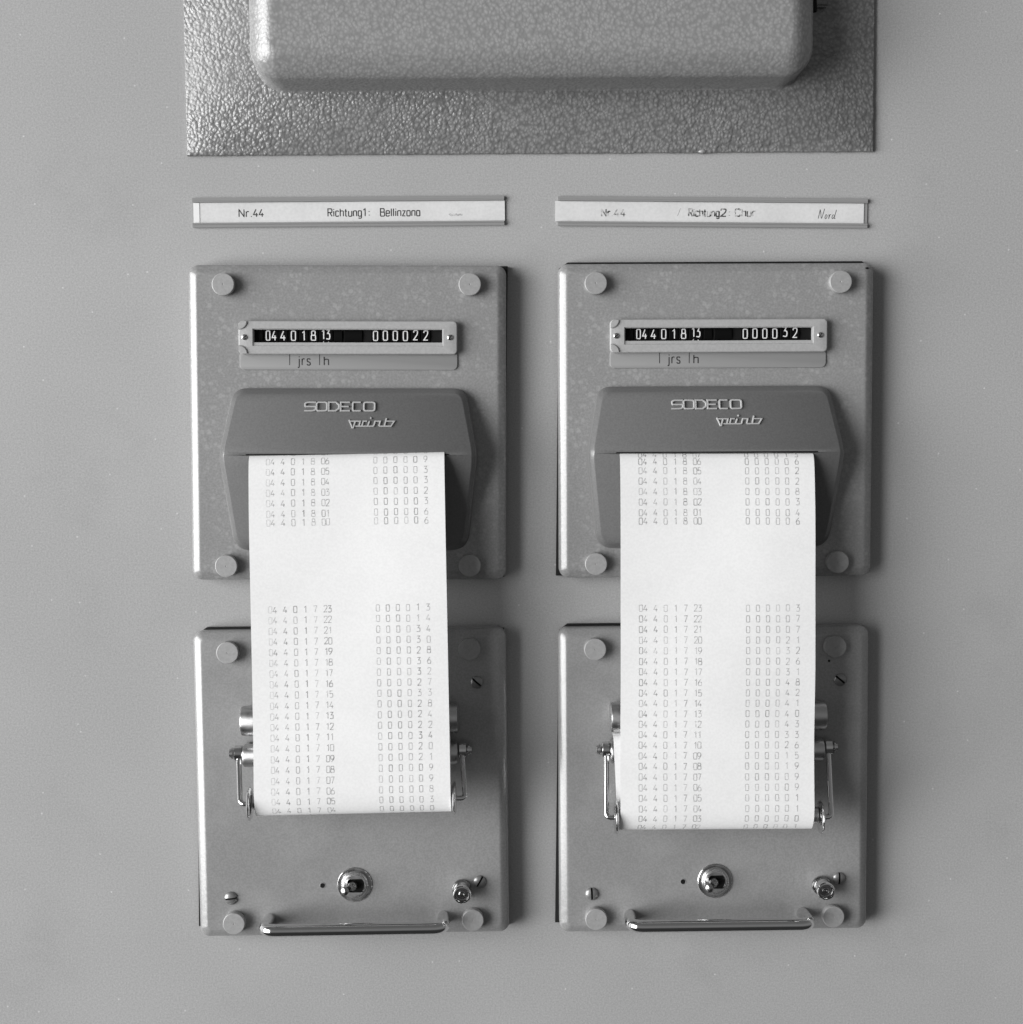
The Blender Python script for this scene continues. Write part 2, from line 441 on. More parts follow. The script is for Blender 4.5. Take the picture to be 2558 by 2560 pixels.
def flat(z, ox=0, oy=0, rot=0.0):
    c, s_ = math.cos(math.radians(rot)), math.sin(math.radians(rot))
    return lambda x, y, e: (ox + c * x - s_ * y, oy + s_ * x + c * y, z + e)

def text(bm, st, x, y, h, wd, stroke, surf, gap=0.22, space=0.5, slant=0.0):
    for ch in st:
        if ch == ' ': x += space * h; continue
        x += glyph(bm, ch, x, y, h, wd, stroke, surf, slant) + gap * h * wd
    return x

def text_width(st, h, wd, gap, space):
    return sum(space * h if c == ' ' else G[c][0] * h * wd + gap * h * wd for c in st) - gap * h * wd

def text_fit(bm, st, x0, x1, y, h, stroke, surf, gap=0.22, space=0.5, slant=0.0):
    """Text whose width is fitted between x0 and x1."""
    a = text_width(st, h, 1.0, gap, space); sp = st.count(' ') * space * h
    wd = (x1 - x0 - sp) / (a - sp)
    text(bm, st, x0, y, h, wd, stroke, surf, gap, space, slant)

# ------------------------------------------------------------------ the wall (cabinet front)
bm = bmesh.new()
box(bm, -9000, 9000, -9000, 9000, -40, 0)
wall = obj("wall", bm, M["wall"], smooth=0, kind="structure")
wall.rotation_euler = (math.pi / 2, 0, 0)

# ------------------------------------------------------------------ hammer-finished housing at the top
random.seed(3)
hs = thing("instrument_housing", "large hammer finished grey metal plate with a raised round cornered cover, above everything else", "housing", 52.3, -882.5, -0.24)
bm = bmesh.new()
out = []
W2 = 843
def edge(a, b2, k, amp):
    for i in range(k):
        t = i / k
        j = random.uniform(-amp, amp)
        dx, dy = b2[0] - a[0], b2[1] - a[1]; L_ = math.hypot(dx, dy)
        out.append((a[0] + dx * t - dy / L_ * j, a[1] + dy * t + dx / L_ * j))
edge((-W2, 0), (W2, 0), 120, 0.8)
edge((W2, 0), (W2 + 2, 900), 60, 0.6)
edge((W2 + 2, 900), (-W2 - 2, 900), 4, 0)
edge((-W2 - 2, 900), (-W2, 0), 60, 0.8)
# paint chip on the lower edge
out = [(x, y - (3.2 * math.exp(-((x - 424) / 9) ** 2))) for x, y in out]
def inset(p, d):
    cx, cy = 0, 450
    return [(x - d * (1 if x > 800 else -1 if x < -800 else 0), y + d * (1 if y < 40 else -1 if y > 860 else 0)) for x, y in p]
loft(bm, [(out, 0.5), (out, 8), (inset(out, 0.8), 10), (inset(out, 2.4), 11)])
obj("back_plate", bm, M["hammer_plate"], hs)
bm = bmesh.new()
prof = [(-5, 11), (0, 18), (0.5, 112), (2, 122), (6, 131), (12, 138.5), (19, 145), (27, 151), (35, 156.5), (43, 161), (51, 164), (58, 165.4), (64, 165.8)]
loft(bm, [(rrect(1, 156 + 420, 1338 - 2 * d, 840 - 2 * d, max(6, 72 - d), 12), z) for d, z in prof])
obj("cover", bm, M["hammer_cover"], hs, 60)
# hinge on the right side of the cover
bm = bmesh.new()
tube(bm, [(684, 330, 40), (684, 470, 40)], 11)
hg = obj("hinge", bm, M["black"], hs)
bm = bmesh.new(); box(bm, 686, 726, 344, 470, 11.5, 34)
bmesh.ops.bevel(bm, geom=list(bm.edges), offset=5, segments=3, affect='EDGES')
obj("hinge_leaf", bm, M["hammer_plate"], hg)
# flake of chipped paint
bm = bmesh.new()
bmesh.ops.create_icosphere(bm, subdivisions=2, radius=1)
for v in bm.verts:
    v.co = Vector((v.co.x * 10, v.co.y * 4.5, v.co.z * 4)) * random.uniform(.75, 1.2) + Vector((421, 2.5, 11))
obj("paint_chip", bm, M["knob"], hs)

# ------------------------------------------------------------------ label holders
def holder(label, x, y, rot, card_x0, card_x1, strip):
    t = thing("label_holder", label, "label", x, y, rot, "label holders above the printers")
    bm = bmesh.new(); box(bm, -383, 383, -35.5, 35.5, 0.4, 3.0)
    obj("holder_back", bm, M["rail"], t, 0)
    for s_ in (1, -1):
        bm = bmesh.new()
        # folded rail: a lip, a groove and an outer flange
        y0, y1 = sorted((s_ * 25.5, s_ * 36))
        box(bm, -383.5, 383.5, y0, y1, 3.2, 8)
        ya, yb = sorted((s_ * 25.0, s_ * 29.2))
        box(bm, -383, 383, ya, yb, 8.2, 10.5)
        bmesh.ops.bevel(bm, geom=list(bm.edges), offset=0.9, segments=2, affect='EDGES')
        obj("rail", bm, M["rail"], t, 30)
    bm = bmesh.new(); box(bm, card_x0, card_x1, -24.6, 24.6, 3.3, 4.6)
    card = obj("label_card", bm, M["card"], t, 0)
    if strip:
        bm = bmesh.new(); box(bm, card_x0 + 1, card_x0 + 15, -24.2, 24.2, 4.8, 5.6)
        obj("card_slip", bm, M["card_white"], card, 0)
    return t, card
hl, card = holder("label strip lettered Bellinzona in crisp black, above the left printer", -397.3, -742.7, 0.296 * -1 + 0.0, -381, 384, True)
bm = bmesh.new(); f = flat(4.75)
text_fit(bm, "Nr.", -269.3, -238, -10.5, 18.2, 2.5, f, gap=.26)
text_fit(bm, "44", -234, -209.5, -10.5, 18.2, 2.5, f, gap=.2)
obj("number_lettering", bm, M["dark_text"], card, 0); bm = bmesh.new()
text_fit(bm, "Richtung", -51, 31, -10.8, 18.2, 2.5, f, gap=.24)
text_fit(bm, "1", 36, 41, -10.8, 18.2, 2.5, f)
text_fit(bm, ":", 49, 51.5, -10.8, 18.2, 2.6, f)
text_fit(bm, "Bellinzona", 78, 174.5, -11.2, 18.2, 2.5, f, gap=.24)
obj("lettering", bm, M["dark_text"], card, 0)
bm = bmesh.new(); glyph(bm, 'hs', 247, -14, 14, 1.3, 4.5, f)
obj("smudge", bm, M["faint_smudge"], card, 0)
hr, card = holder("label strip with worn lettering for Chur and pencilled Nord, above the right printer", 500.9, -739.2, 0.593, -390, 374, False)
bm = bmesh.new()
text_fit(bm, "Nr.", -275, -248, -11.5, 17, 3.2, f, gap=.26)
text_fit(bm, "44", -244, -217, -11.5, 17, 3.2, f, gap=.2)
obj("number_lettering", bm, M["worn_text"], card, 0); bm = bmesh.new()
text_fit(bm, "Richtung", -60, 15, -10, 17.5, 3.3, f, gap=.22)
text_fit(bm, "2", 19, 32, -9.5, 17.5, 3.2, f)
text_fit(bm, ":", 39, 42, -9.5, 17.5, 3.4, f)
text_fit(bm, "Chur", 55, 104, -9, 17.5, 3.4, f, gap=.22)
obj("lettering", bm, M["worn_text"], card, 0)
bm = bmesh.new()
hx_ = 261
for g_, ad in (('hN', 15), ('ho', 8), ('hr', 8), ('hd', 10)):
    glyph(bm, g_, hx_, -13.5, 23, 1.0, 1.7, f, .10); hx_ += ad * 1.08
obj("pencil_note", bm, M["pencil"], card, 0)
bm = bmesh.new()
text_fit(bm, "/", -88, -80, -10, 20, 1.4, f)
obj("pencil_mark", bm, M["faint_pencil"], card, 0)

# ------------------------------------------------------------------ shared pieces for the four square modules
FRONT = 60.0
def knob_bm():
    bm = bmesh.new()
    lathe(bm, [(25.5, FRONT - 1), (26.2, 64), (27.2, 66), (27.2, 80.6), (26.6, 82.0), (25.6, 82.6), (25.2, 82.62), (24.6, 82.62), (2.0, 82.62), (1.4, 82.0), (0.3, 81.9)], n=44)
    return bm
def slotted_bm(r, hgt, ang, dome=True):
    bm = bmesh.new()
    prof = [(r, 0.0)]
    if dome:
        for i in range(7):
            a = math.radians(90 * i / 7.3)
            prof.append((r * math.cos(a) if i else r, 1.5 + (hgt - 1.5) * math.sin(a)))
    else:
        prof += [(r, hgt * .7), (r * .85, hgt)]
    prof.append((0.3, hgt))
    lathe(bm, prof, n=28)
    g = r * 0.15
    src = bm.copy(); bm.free(); outb = bmesh.new()
    tmp = []
    for sgn in (1, -1):
        c = src.copy()
        res = bmesh.ops.bisect_plane(c, geom=list(c.verts) + list(c.edges) + list(c.faces), plane_co=(0, sgn * g, 0), plane_no=(0, -sgn, 0), clear_outer=True)
        ed = [e for e in c.edges if e.is_boundary]
        if ed: bmesh.ops.holes_fill(c, edges=ed, sides=0)
        me = bpy.data.meshes.new("tmp_half"); c.to_mesh(me); c.free(); outb.from_mesh(me); bpy.data.meshes.remove(me)
    src.free()
    bmesh.ops.rotate(outb, verts=outb.verts, cent=(0, 0, 0), matrix=Matrix.Rotation(math.radians(ang), 3, 'Z'))
    return outb
def screw(parent, x, y, z, r, hgt, ang, mt, dome=True):
    bm = slotted_bm(r, hgt, ang, dome)
    bmesh.ops.translate(bm, verts=bm.verts, vec=(x, y, z))
    o = obj("screw", bm, mt, parent, 35)
    bm = bmesh.new(); lathe(bm, [(r * .9, 0.02), (r * .86, hgt * .30), (0.2, hgt * .32)], n=20)
    bmesh.ops.translate(bm, verts=bm.verts, vec=(x, y, z))
    obj("slot_floor", bm, M["black"], o, 35)
    return o
knob_mesh = None
def add_knobs(parent, pts):
    global knob_mesh
    for (x, y) in pts:
        if knob_mesh is None:
            o = obj("corner_knob", knob_bm(), M["knob"], parent, 30); knob_mesh = o.data
        else:
            o = bpy.data.objects.new("corner_knob", knob_mesh); COL.objects.link(o); o.parent = parent
        o.location = (x * S, y * S, 0)
        o.rotation_euler = (0, 0, random.uniform(0, 6))

def casing(parent, mt, gap_shade_slab, w=774, h=770):
    bm = bmesh.new()
    prof = [(0, 12), (0, 44), (0.6, 46.6), (2, 49.2), (5, 51.6), (9, 54), (13, 56.2), (17, 58.3), (19.5, 59.3), (22, 59.85), (24, 60)]
    loft(bm, [(rrect(0, 0, w - 2 * d, h - 2 * d, max(5, 24 - d * .7), 8), z) for d, z in prof])
    obj("casing", bm, mt, parent, 60)
    bm = bmesh.new()
    loft(bm, [(gap_shade_slab, 0.4), (gap_shade_slab, 14)])  # black slab added as the dark gap between casing and cutout
    obj("gap_shade_slab", bm, M["gap_chip_black"], parent, 0)

# ------------------------------------------------------------------ printers
def hood(parent, CX):
    # outline, right half from top middle to bottom middle (x half width, y)
    def outline(ins, rt, rb):
        pts = [Vector((0, 86 - ins, 0)), Vector((284 - ins, 86 - ins, 0)), Vector((312 - ins, -75, 0)), Vector((287 - ins, -312 + ins, 0)), Vector((0, -312 + ins, 0))]
        res = [pts[0]]
        for i, rad, k in ((1, rt, 7), (2, 26, 6), (3, rb, 8)):
            b2 = pts[i]; d1 = (pts[i - 1] - b2).normalized(); d2 = (pts[i + 1] - b2).normalized()
            p, q = b2 + d1 * rad, b2 + d2 * rad
            for j in range(k + 1):
                t = j / k
                res.append(p * (1 - t) ** 2 + b2 * 2 * t * (1 - t) + q * t * t)
        res.append(pts[4])
        return res
    def zf(y):
        if y > -75: return 84 + (134 - 84) * (86 - y) / 161
        return 134 - (134 - 70) * (-75 - y) / 237
    secs = []
    for ins, drop in ((0, None), (1.5, 13), (3, 10.5), (5.5, 8), (8.5, 5.8), (11.5, 3.7), (14, 2), (16, .8), (18, 0)):
        half = outline(ins * .8, 34 - ins * .8, 44 - ins * .8)
        ring = []
        for p in half: ring.append((CX + p.x, p.y, FRONT - 0.5 if drop is None else max(FRONT + 1, zf(p.y) - drop)))
        for p in reversed(half[1:-1]): ring.append((CX - p.x, p.y, FRONT - 0.5 if drop is None else max(FRONT + 1, zf(p.y) - drop)))
        secs.append(ring)
    bm = bmesh.new()
    rings = loft(bm, secs, True, False)
    last = rings[-1]; nh = len(outline(14, 20, 30))
    R_ = last[:nh]; L_ = [last[0]] + list(reversed(last[nh:])) + [last[nh - 1]]
    # front skin, row by row, leaving the paper slot open at the crest
    x0, x1, yc, hw = CX - 244, CX + 243.5, -75, 2.4
    rows = [[L_[i], R_[i]] for i in range(1, nh - 1)]
    def row_at(y, extra):
        return [bm.verts.new((x, y, zf(y))) for x in extra]
    prev_done = False
    up_rows = [r for r in rows if r[1].co.y > yc + 0.5]; dn = [r for r in rows if r[1].co.y <= yc + 0.5]
    def skin(rs):
        for a, b2 in zip(rs, rs[1:]):
            try: bm.faces.new((a[0], b2[0], b2[1], a[1]))
            except ValueError: pass
    # top strip
    skin(up_rows); skin(dn)
    bm.faces.new((up_rows[0][0], up_rows[0][1], last[0])) if False else None
    a, d = up_rows[-1], dn[0]
    u = row_at(yc + hw, (x0, x1)); w_ = row_at(yc - hw, (x0, x1))
    for q in ((a[0], u[0], u[1], a[1]), (a[0], d[0], w_[0], u[0]), (u[1], w_[1], d[1], a[1]), (w_[0], d[0], d[1], w_[1])):
        bm.faces.new(q)
    # slot walls
    zi = 92
    ub = [bm.verts.new((v.co.x, v.co.y, zi)) for v in u]; wbv = [bm.verts.new((v.co.x, v.co.y, zi)) for v in w_]
    for q in ((u[0], ub[0], ub[1], u[1]), (w_[1], wbv[1], wbv[0], w_[0]), (u[0], w_[0], wbv[0], ub[0]), (w_[1], u[1], ub[1], wbv[1])):
        bm.faces.new(q)
    bmesh.ops.recalc_face_normals(bm, faces=bm.faces)
    o = obj("hood", bm, M["hood"], parent, 28)
    bm = bmesh.new(); box(bm, x0 + .3, x1 - .3, yc - hw + .2, yc + hw - .2, 91, 133.2)
    obj("paper_slot", bm, M["black"], o, 0)
    def surf(dx, dy):
        return lambda x, y, e: (x + dx, y + dy, zf(y + dy) + e)
    # maker's badge: joined square letters between two bars
    bm = bmesh.new(); f = surf(CX - 5, 0)
    y0, hh, sw = 31, 20.5, 4.6
    def stroke(pts, closed=False, sm=False, sw_=sw, dep=4.6):
        q = dedupe(chaikin(pts, closed, 2) if sm else pts)
        G['tmp'] = (1, [(q, 0, closed)])
        glyph(bm, 'tmp', 0, 0, 1, 1, sw_, f, depth=dep)
    lx = [-100, -72, -43, -14, 15, 42]; lw = 26
    def O(x, w): stroke([(x + w * .5, y0 + hh), (x + w, y0 + hh), (x + w, y0 + hh * .5), (x + w, y0), (x + w * .5, y0), (x, y0), (x, y0 + hh * .5), (x, y0 + hh)], True, True)
    stroke([(lx[0] + 26, y0 + hh), (lx[0], y0 + hh), (lx[0], y0 + hh * .5), (lx[0] + 4, y0 + hh * .5), (lx[0] + 22, y0 + hh * .5), (lx[0] + 26, y0 + hh * .5), (lx[0] + 26, y0), (lx[0] - 2, y0)], False, True)
    O(lx[1], 25)
    stroke([(lx[2] , y0), (lx[2], y0 + hh), (lx[2] + 17, y0 + hh), (lx[2] + 25, y0 + hh * .7), (lx[2] + 25, y0 + hh * .3), (lx[2] + 17, y0)], True)
    stroke([(lx[3] + 22, y0 + hh), (lx[3], y0 + hh), (lx[3], y0), (lx[3] + 22, y0)]); stroke([(lx[3], y0 + hh * .5), (lx[3] + 19, y0 + hh * .5)])
    stroke([(lx[4] + 19, y0 + hh), (lx[4] + 7, y0 + hh), (lx[4], y0 + hh), (lx[4], y0 + hh * .5), (lx[4], y0), (lx[4] + 7, y0), (lx[4] + 19, y0)], False, True)
    O(lx[5], 26)
    obj("maker_badge", bm, M["badge"], parent, 25)
    # second badge: slanted joined script 'print'
    bm = bmesh.new(); y1 = -6; xh = 12; s3 = 4.0
    def st(*p): stroke(list(p), False, False, s3, 4.0)
    st((7, 9), (15, -10), (17, -10), (22, y1 + xh)); st((9, y1 + xh), (34, y1 + xh), (31, y1)); st((22, y1), (31, y1), (52, y1))
    st((38, y1), (41, y1 + xh), (50, y1 + xh)); st((52, y1), (56, y1 + xh)); st((58.5, y1 + xh + 5.5), (60, y1 + xh + 9)); st((52, y1), (66, y1))
    st((66, y1), (70, y1 + xh), (82, y1 + xh), (79, y1)); st((79, y1), (108, y1), (116, y1 + xh), (94, y1 + xh)); st((92, y1), (97, y1 + xh + 7))
    obj("model_badge", bm, M["badge"], parent, 25)
    return o

def counter(parent, digits, rises, label_extra=None):
    # scale plate under the bezel
    bm = bmesh.new(); soft_box(bm, 3, 153, 530, 45, 12, FRONT - .5, 64, 1.4, n=6, k=3)
    sp = obj("scale_plate", bm, M["scale"], parent, 40)
    bm = bmesh.new(); f = flat(64.15)
    text_fit(bm, "|", -140.8, -140, 142, 27, 1.7, f); text_fit(bm, "|", -68.2, -67.4, 142, 27, 1.7, f)
    text_fit(bm, "jrs", -119.5, -90.5, 142, 21.5, 2.6, f, gap=.3)
    text_fit(bm, "h", -56.5, -46, 142, 20, 2.6, f)
    obj("lettering", bm, M["dark_text"], sp, 0)
    # bezel with a bevelled window opening
    bm = bmesh.new()
    CX, CY, w, h = 3, 208, 530, 80
    wx, wy, ww, wh = 3, 208.5, 460, 40
    L = [(rrect(CX, CY, w, h, 10, 6), 59.4)]
    for i in range(4):
        a = math.pi / 2 * i / 3; d = 3 * (1 - math.cos(a))
        L.append((rrect(CX, CY, w - 2 * d, h - 2 * d, 10 - d, 6), 75 + 3 * math.sin(a)))
    L.append((rrect(wx, wy, ww + 2, wh + 2, .6, 6), 78))
    L.append((rrect(wx, wy, ww, wh, .5, 6), 75.6))
    L.append((rrect(wx, wy + 3.2, ww - 3, wh - 8.6, .4, 6), 75.2))
    L.append((rrect(wx, wy + 3.4, ww - 3.4, wh - 9, .4, 6), 74.6))
    L.append((rrect(wx, wy + 3.4, ww - 3.4, wh - 9, .4, 6), 60.5))
    loft(bm, L, False, False)
    bz = obj("window_bezel", bm, M["bezel"], parent, 35)
    # rounded lobes in the two left corners
    for sy in (1, -1):
        bm = bmesh.new()
        def lobe(d):
            cx, cy = CX - w / 2 + 1.2, CY + sy * (h / 2 - 1.2)
            p = [(cx + 9, cy)]
            for i in range(9):
                a = math.radians(90 * i / 8)
                p.append((cx + (21 - d) * math.cos(a), cy - sy * (20 - d) * math.sin(a)))
            p += [(cx, cy - sy * 9), (cx + 2.6, cy - sy * 2.6)]
            return p if sy < 0 else list(reversed(p))
        lp = lobe(0); lq = lobe(2.0)
        loft(bm, [(lp, 76), (lp, 80.2), (lq, 81.6)])
        obj("corner_lobe", bm, M["bezel"], bz, 30)
    screw(parent, -247.5, 208.5, 78, 7, 3.6, 35, M["nickel"], True); screw(parent, 250.5, 208.5, 78, 7, 3.6, 55, M["nickel"], True)
    # black inside and the digit wheels
    bm = bmesh.new(); box(bm, wx - ww / 2 + 2, wx + ww / 2 - 2, wy - 15, wy + 21.5, 60.2, 62)
    obj("counter_recess", bm, M["black"], parent, 0)
    cols = [(-184.5, 34, digits[0]), (-155.7, 22.6, digits[1]), (-130.5, 22.6, digits[2]), (-106, 22.6, digits[3]), (-82, 22.6, digits[4]), (-51.5, 34, digits[5])]
    for i, x in enumerate((68.8, 92.6, 116.8, 141.3, 166, 190.7)): cols.append((x, 22.6, digits[6 + i]))
    cols += [(-208.5, 9, ''), (-22, 21, ''), (15, 44, '')]
    Rw = 40; zc = 26.5; yc = 213.5
    for (x, wd, dg), ri in zip(cols, list(rises) + [0] * 9):
        bm = bmesh.new()
        prof = []
        for j in range(17):
            a = math.radians(-46 + 92 * j / 16)
            prof.append((yc + Rw * math.sin(a), zc + Rw * math.cos(a)))
        rows = []
        for (xx, dr) in ((x - wd / 2, 1.6), (x - wd / 2 + 1.2, 0), (x + wd / 2 - 1.2, 0), (x + wd / 2, 1.6)):
            rows.append([bm.verts.new((xx, p[0], p[1] - dr)) for p in prof])
        for a, b2 in zip(rows, rows[1:]):
            for j in range(16): bm.faces.new((a[j], b2[j], b2[j + 1], a[j + 1]))
        wheel = obj("digit_wheel", bm, M["wheel"], parent, 40)
        if dg:
            bm = bmesh.new()
            def wsurf(xx, yy, e):
                a = (yy - yc) / Rw
                return (xx, yc + (Rw + .25 + e) * math.sin(a), zc + (Rw + .25 + e) * math.cos(a))
            def write(s_, y):
                wq = .76 if len(s_) > 1 else .86
                tw = text_width(s_, 22.5, wq, .32, 0)
                text(bm, s_, x - tw / 2, y, 22.5, wq, 2.6, wsurf, gap=.32)
            write(dg, yc - 11.5 + ri)
            nxt = {'04': '05', '13': '14'}.get(dg)
            if nxt: write(nxt, yc - 11.5 + ri - 29.5)
            obj("numeral", bm, M["digit_white"], wheel, 0)

m, n, l, b = mat("badge_metal", 0.52, 0.28, 0.1, 0.6); M["badge"] = m

KN = [(-297, 335.5), (298.5, 336.5), (-297.5, -348), (297.5, -347.3)]
def printer(label, x, y, rot, digits, rises, gap_shade_slab, hx):
    t = thing("counter_printer", label, "printer", x, y, rot, "counter printers on the cabinet")
    casing(t, M["fleck"], gap_shade_slab)
    add_knobs(t, KN)
    counter(t, digits, rises)
    hood(t, hx)
    return t
random.seed(11)
pL = printer("printing counter whose window reads 000022, under the Bellinzona label", -399.8, -222.9, 0.296,
             ['04', '4', '0', '1', '8', '13', '0', '0', '0', '0', '2', '2'], [0, -.4, -.4, -.2, 0, 3, -.3, .3, .1, -.3, 1.4, .8],
             [(-380, -382), (383, -382), (391, 387), (-380, 385)], 6.0)
pR = printer("printing counter whose window reads 000032, under the worn Chur label", 503.05, -224.4, -0.047,
             ['04', '4', '0', '1', '8', '13', '0', '0', '0', '0', '3', '2'], [0, -.6, -.2, -.2, 0, 4, -.3, .3, .1, -.1, 4, 1.4],
             [(-393, -383), (385, -384), (383, 380), (366, 393), (-362, 392.5), (-383, 378)], -8.5)
# two small paint chips at the right printer's upper right corner
bm = bmesh.new()
bmesh.ops.create_icosphere(bm, subdivisions=2, radius=1)
for v in bm.verts: v.co = Vector((v.co.x * 4.5 + 368, v.co.y * 2.2 + 371.5, v.co.z * 1.2 + 57.5))
obj("paint_chip", bm, M["black"], pR, 40)

# ------------------------------------------------------------------ paper winders
def winder(label, x, y, rot, gap_shade_slab, ring_l, ring_r, screw_ang, lever, extra):
    t = thing("paper_winder", label, "paper winder", x, y, rot, "paper winders under the printers")
    casing(t, M["smooth"], gap_shade_slab)
    add_knobs(t, [(-297, 336), (296.3, 336.3), (-297, -342.3), (296, -343.3)])
    screw(t, 313.8, 251, FRONT - .2, 16, 9, screw_ang[0], M["screw"])
    screw(t, -306.5, -284, FRONT - .2, 16.5, 9, screw_ang[1], M["screw"])
    screw(t, 314, -252, FRONT - .2, 16, 9, screw_ang[2], M["screw"])
    # small hole beside the switch
    bm = bmesh.new(); lathe(bm, [(7.6, FRONT - 1), (7.6, 60.6), (6.6, 60.9), (6.0, 60.3)], -77.5, -255.8, 20)
    ho = obj("pilot_hole", bm, M["smooth"], t, 30)
    bm = bmesh.new(); lathe(bm, [(6.1, 60.05), (6.1, 60.45), (.2, 60.4)], -77.5, -255.8, 20)
    obj("hole_floor", bm, M["black"], ho, 30)
    if extra:
        for (ex, ey, er) in ((285.7, 298.4, 3.2),):
            bm = bmesh.new(); lathe(bm, [(er, 59.6), (er, 60.15), (.2, 60.2)], ex, ey, 12)
            obj("paint_chip", bm, M["gap_chip_black"], t, 30)
    # two rollers that draw the paper in
    bm = bmesh.new(); lathe(bm, [(30, -263), (35.5, -261), (37, -257), (37, 261), (35.5, 265), (30, 267)], 101, 171, 40, 'x')
    ro = obj("upper_roller", bm, M["alu"], t, 35)
    bm = bmesh.new(); box(bm, -250, 254, 171, 205, FRONT - .2, 100)
    bmesh.ops.bevel(bm, geom=list(bm.edges), offset=6, segments=3, affect='EDGES')
    obj("roller_bracket", bm, M["nickel"], ro, 35)
    bm = bmesh.new(); lathe(bm, [(24, -262), (27, -260), (28.5, -256), (28.5, 258), (27, 263), (24, 265)], 92, 83, 36, 'x')
    lo_ = obj("lower_roller", bm, M["alu"], t, 35)
    for sx in (-1, 1):
        bm = bmesh.new(); a = sx * 258 + (2 if sx > 0 else -2)
        box(bm, min(a, a - sx * 14), max(a, a - sx * 14), 60, 110, FRONT - .2, 90)
        bmesh.ops.bevel(bm, geom=list(bm.edges), offset=3, segments=2, affect='EDGES')
        obj("bearing_block", bm, M["nickel"], lo_, 35)
    bm = bmesh.new(); box(bm, -236, 240, 113, 133, FRONT - 1, 61)
    obj("paper_inlet", bm, M["black"], t, 0)
    # swinging wire arm with guide discs and the loop roller
    arm = None
    for sx, ring, bend in ((-1, ring_l, 26), (1, ring_r, 29)):
        px, py, pz = sx * 275 + 2, 89, 92
        bm = bmesh.new()
        lathe(bm, [(16, px - 10), (19.5, px - 8), (19.5, px + 8), (16, px + 10)], pz, py, 28, 'x')
        path = round_path([(px - sx * 1, py - 6, pz + 6), (ring[0] + sx * bend, ring[1] - 1, ring[2] - 2), (ring[0], ring[1], ring[2])], 13, 8)
        if arm is None: pass
        tube(bm, path, 6.6, 16)
        ob = obj("wire_arm", bm, M["chrome"], t, 35)
        bm = bmesh.new()
        lathe(bm, [(8.5, px), (8.5, px + sx * 13), (14.5, px + sx * 13.4), (14.5, px + sx * 17), (10.5, px + sx * 17.4), (10.5, px + sx * 22), (8, px + sx * 23)], pz, py, 24, 'x')
        bmesh.ops.recalc_face_normals(bm, faces=bm.faces)
        obj("pivot_pin", bm, M["nickel"], ob, 35)
        bm = bmesh.new()
        rx, ry, rz = ring
        lathe(bm, [(28, rx - sx * 3.5), (33, rx - sx * 2.5), (37.5, rx - sx * 1), (40, rx + sx * 1.5), (40, rx + sx * 3.4), (37, rx + sx * 6), (24, rx + sx * 8.4), (9, rx + sx * 9.4)], rz, ry, 44, 'x')
        bmesh.ops.recalc_face_normals(bm, faces=bm.faces)
        obj("guide_disc", bm, M["chrome"], ob, 35)
    bm = bmesh.new()
    a, b2 = Vector(ring_l), Vector(ring_r)
    up_ = Vector((0, 6, 0))
    tube(bm, [a + up_ + (b2 - a) * .012, b2 + up_ - (b2 - a) * .012], 20, 32)
    obj("loop_roller", bm, M["alu"], t, 35)
    # toggle switch
    tx, ty = 2.5, -254.3
    bm = bmesh.new(); lathe(bm, [(43.5, FRONT - .3), (43.5, 61.8), (42, 63.2), (38, 63.6), (35.5, 63.2)], tx, ty, 48)
    sw = obj("toggle_switch", bm, M["nickel"], t, 30)
    bm = bmesh.new(); lathe(bm, [(33.5, 62), (33.5, 66.5), (32, 68), (30.5, 68), (29, 66.6), (28.2, 67), (28, 70.4), (27, 71.6), (25.6, 71.9)], tx, ty, 48, c1=False)
    slot = rrect(tx + 3.5, ty, 42, 34, 9, 11)
    k = [(tx + 25.6 * math.cos(math.radians(360 * i / 48)), ty + 25.6 * math.sin(math.radians(360 * i / 48))) for i in range(48)]
    loft(bm, [(k, 71.9), (slot, 71.8), (slot, 63.7)], False, False)
    obj("switch_collar", bm, M["bright"], sw, 30)
    bm = bmesh.new(); lathe(bm, [(24.5, 63.75), (24.5, 64.6)], tx, ty, 30)
    obj("switch_slot", bm, M["black"], sw, 0)
    bm = bmesh.new()
    d = Vector(lever)
    b0 = Vector((tx - 1, ty, 64))
    prof = [(0, 10.5), (.10, 12), (.22, 12), (.32, 9.5), (.42, 6.4), (.55, 6.2), (.68, 7.2), (.80, 9.4), (.90, 10.8), (.96, 10), (.99, 7.2), (1.0, 3)]
    tube(bm, [b0 + d * p[0] for p in prof], 1, 24, [p[1] for p in prof])
    obj("lever", bm, M["dark_metal"], sw, 40)
    # knurled fuse holder
    fx, fy = 269.5, -269
    bm = bmesh.new(); lathe(bm, [(24, FRONT - .3), (24, 67), (22, 70), (18, 71), (17.5, 74)], fx, fy, 40)
    fh = obj("fuse_holder", bm, M["dark_metal"], t, 30)
    bm = bmesh.new()
    lathe(bm, [(19.5, 71), (21.5, 74), (21.5, 92), (22.3, 96), (22.3, 107), (20.6, 109.5), (17.6, 109.8), (16.2, 107.5), (15.8, 99), (15.0, 98.8)], fx + 1.5, fy - .5, 44)
    obj("fuse_cap", bm, M["chrome"], fh, 30)
    bm = bmesh.new()
    lathe(bm, [(15.5, 98.9), (15.2, 100), (9, 100.2), (8.4, 103.6), (6.6, 104.4), (5.2, 101.4), (4, 101.4), (2.6, 103), (.4, 103.4)], fx + 1.5, fy - .5, 32)
    obj("fuse_core", bm, M["dark_metal"], fh, 30)
    # handle
    hx0, hx1, hy = -211, 223, -340
    bm = bmesh.new()
    path = [Vector((hx0, hy, FRONT - 1))] + round_path([(hx0, hy, 62), (hx0 - 3, hy, 142), (hx1 + 3, hy, 142), (hx1, hy, 62)], 30, 10) + [Vector((hx1, hy, FRONT - 1))]
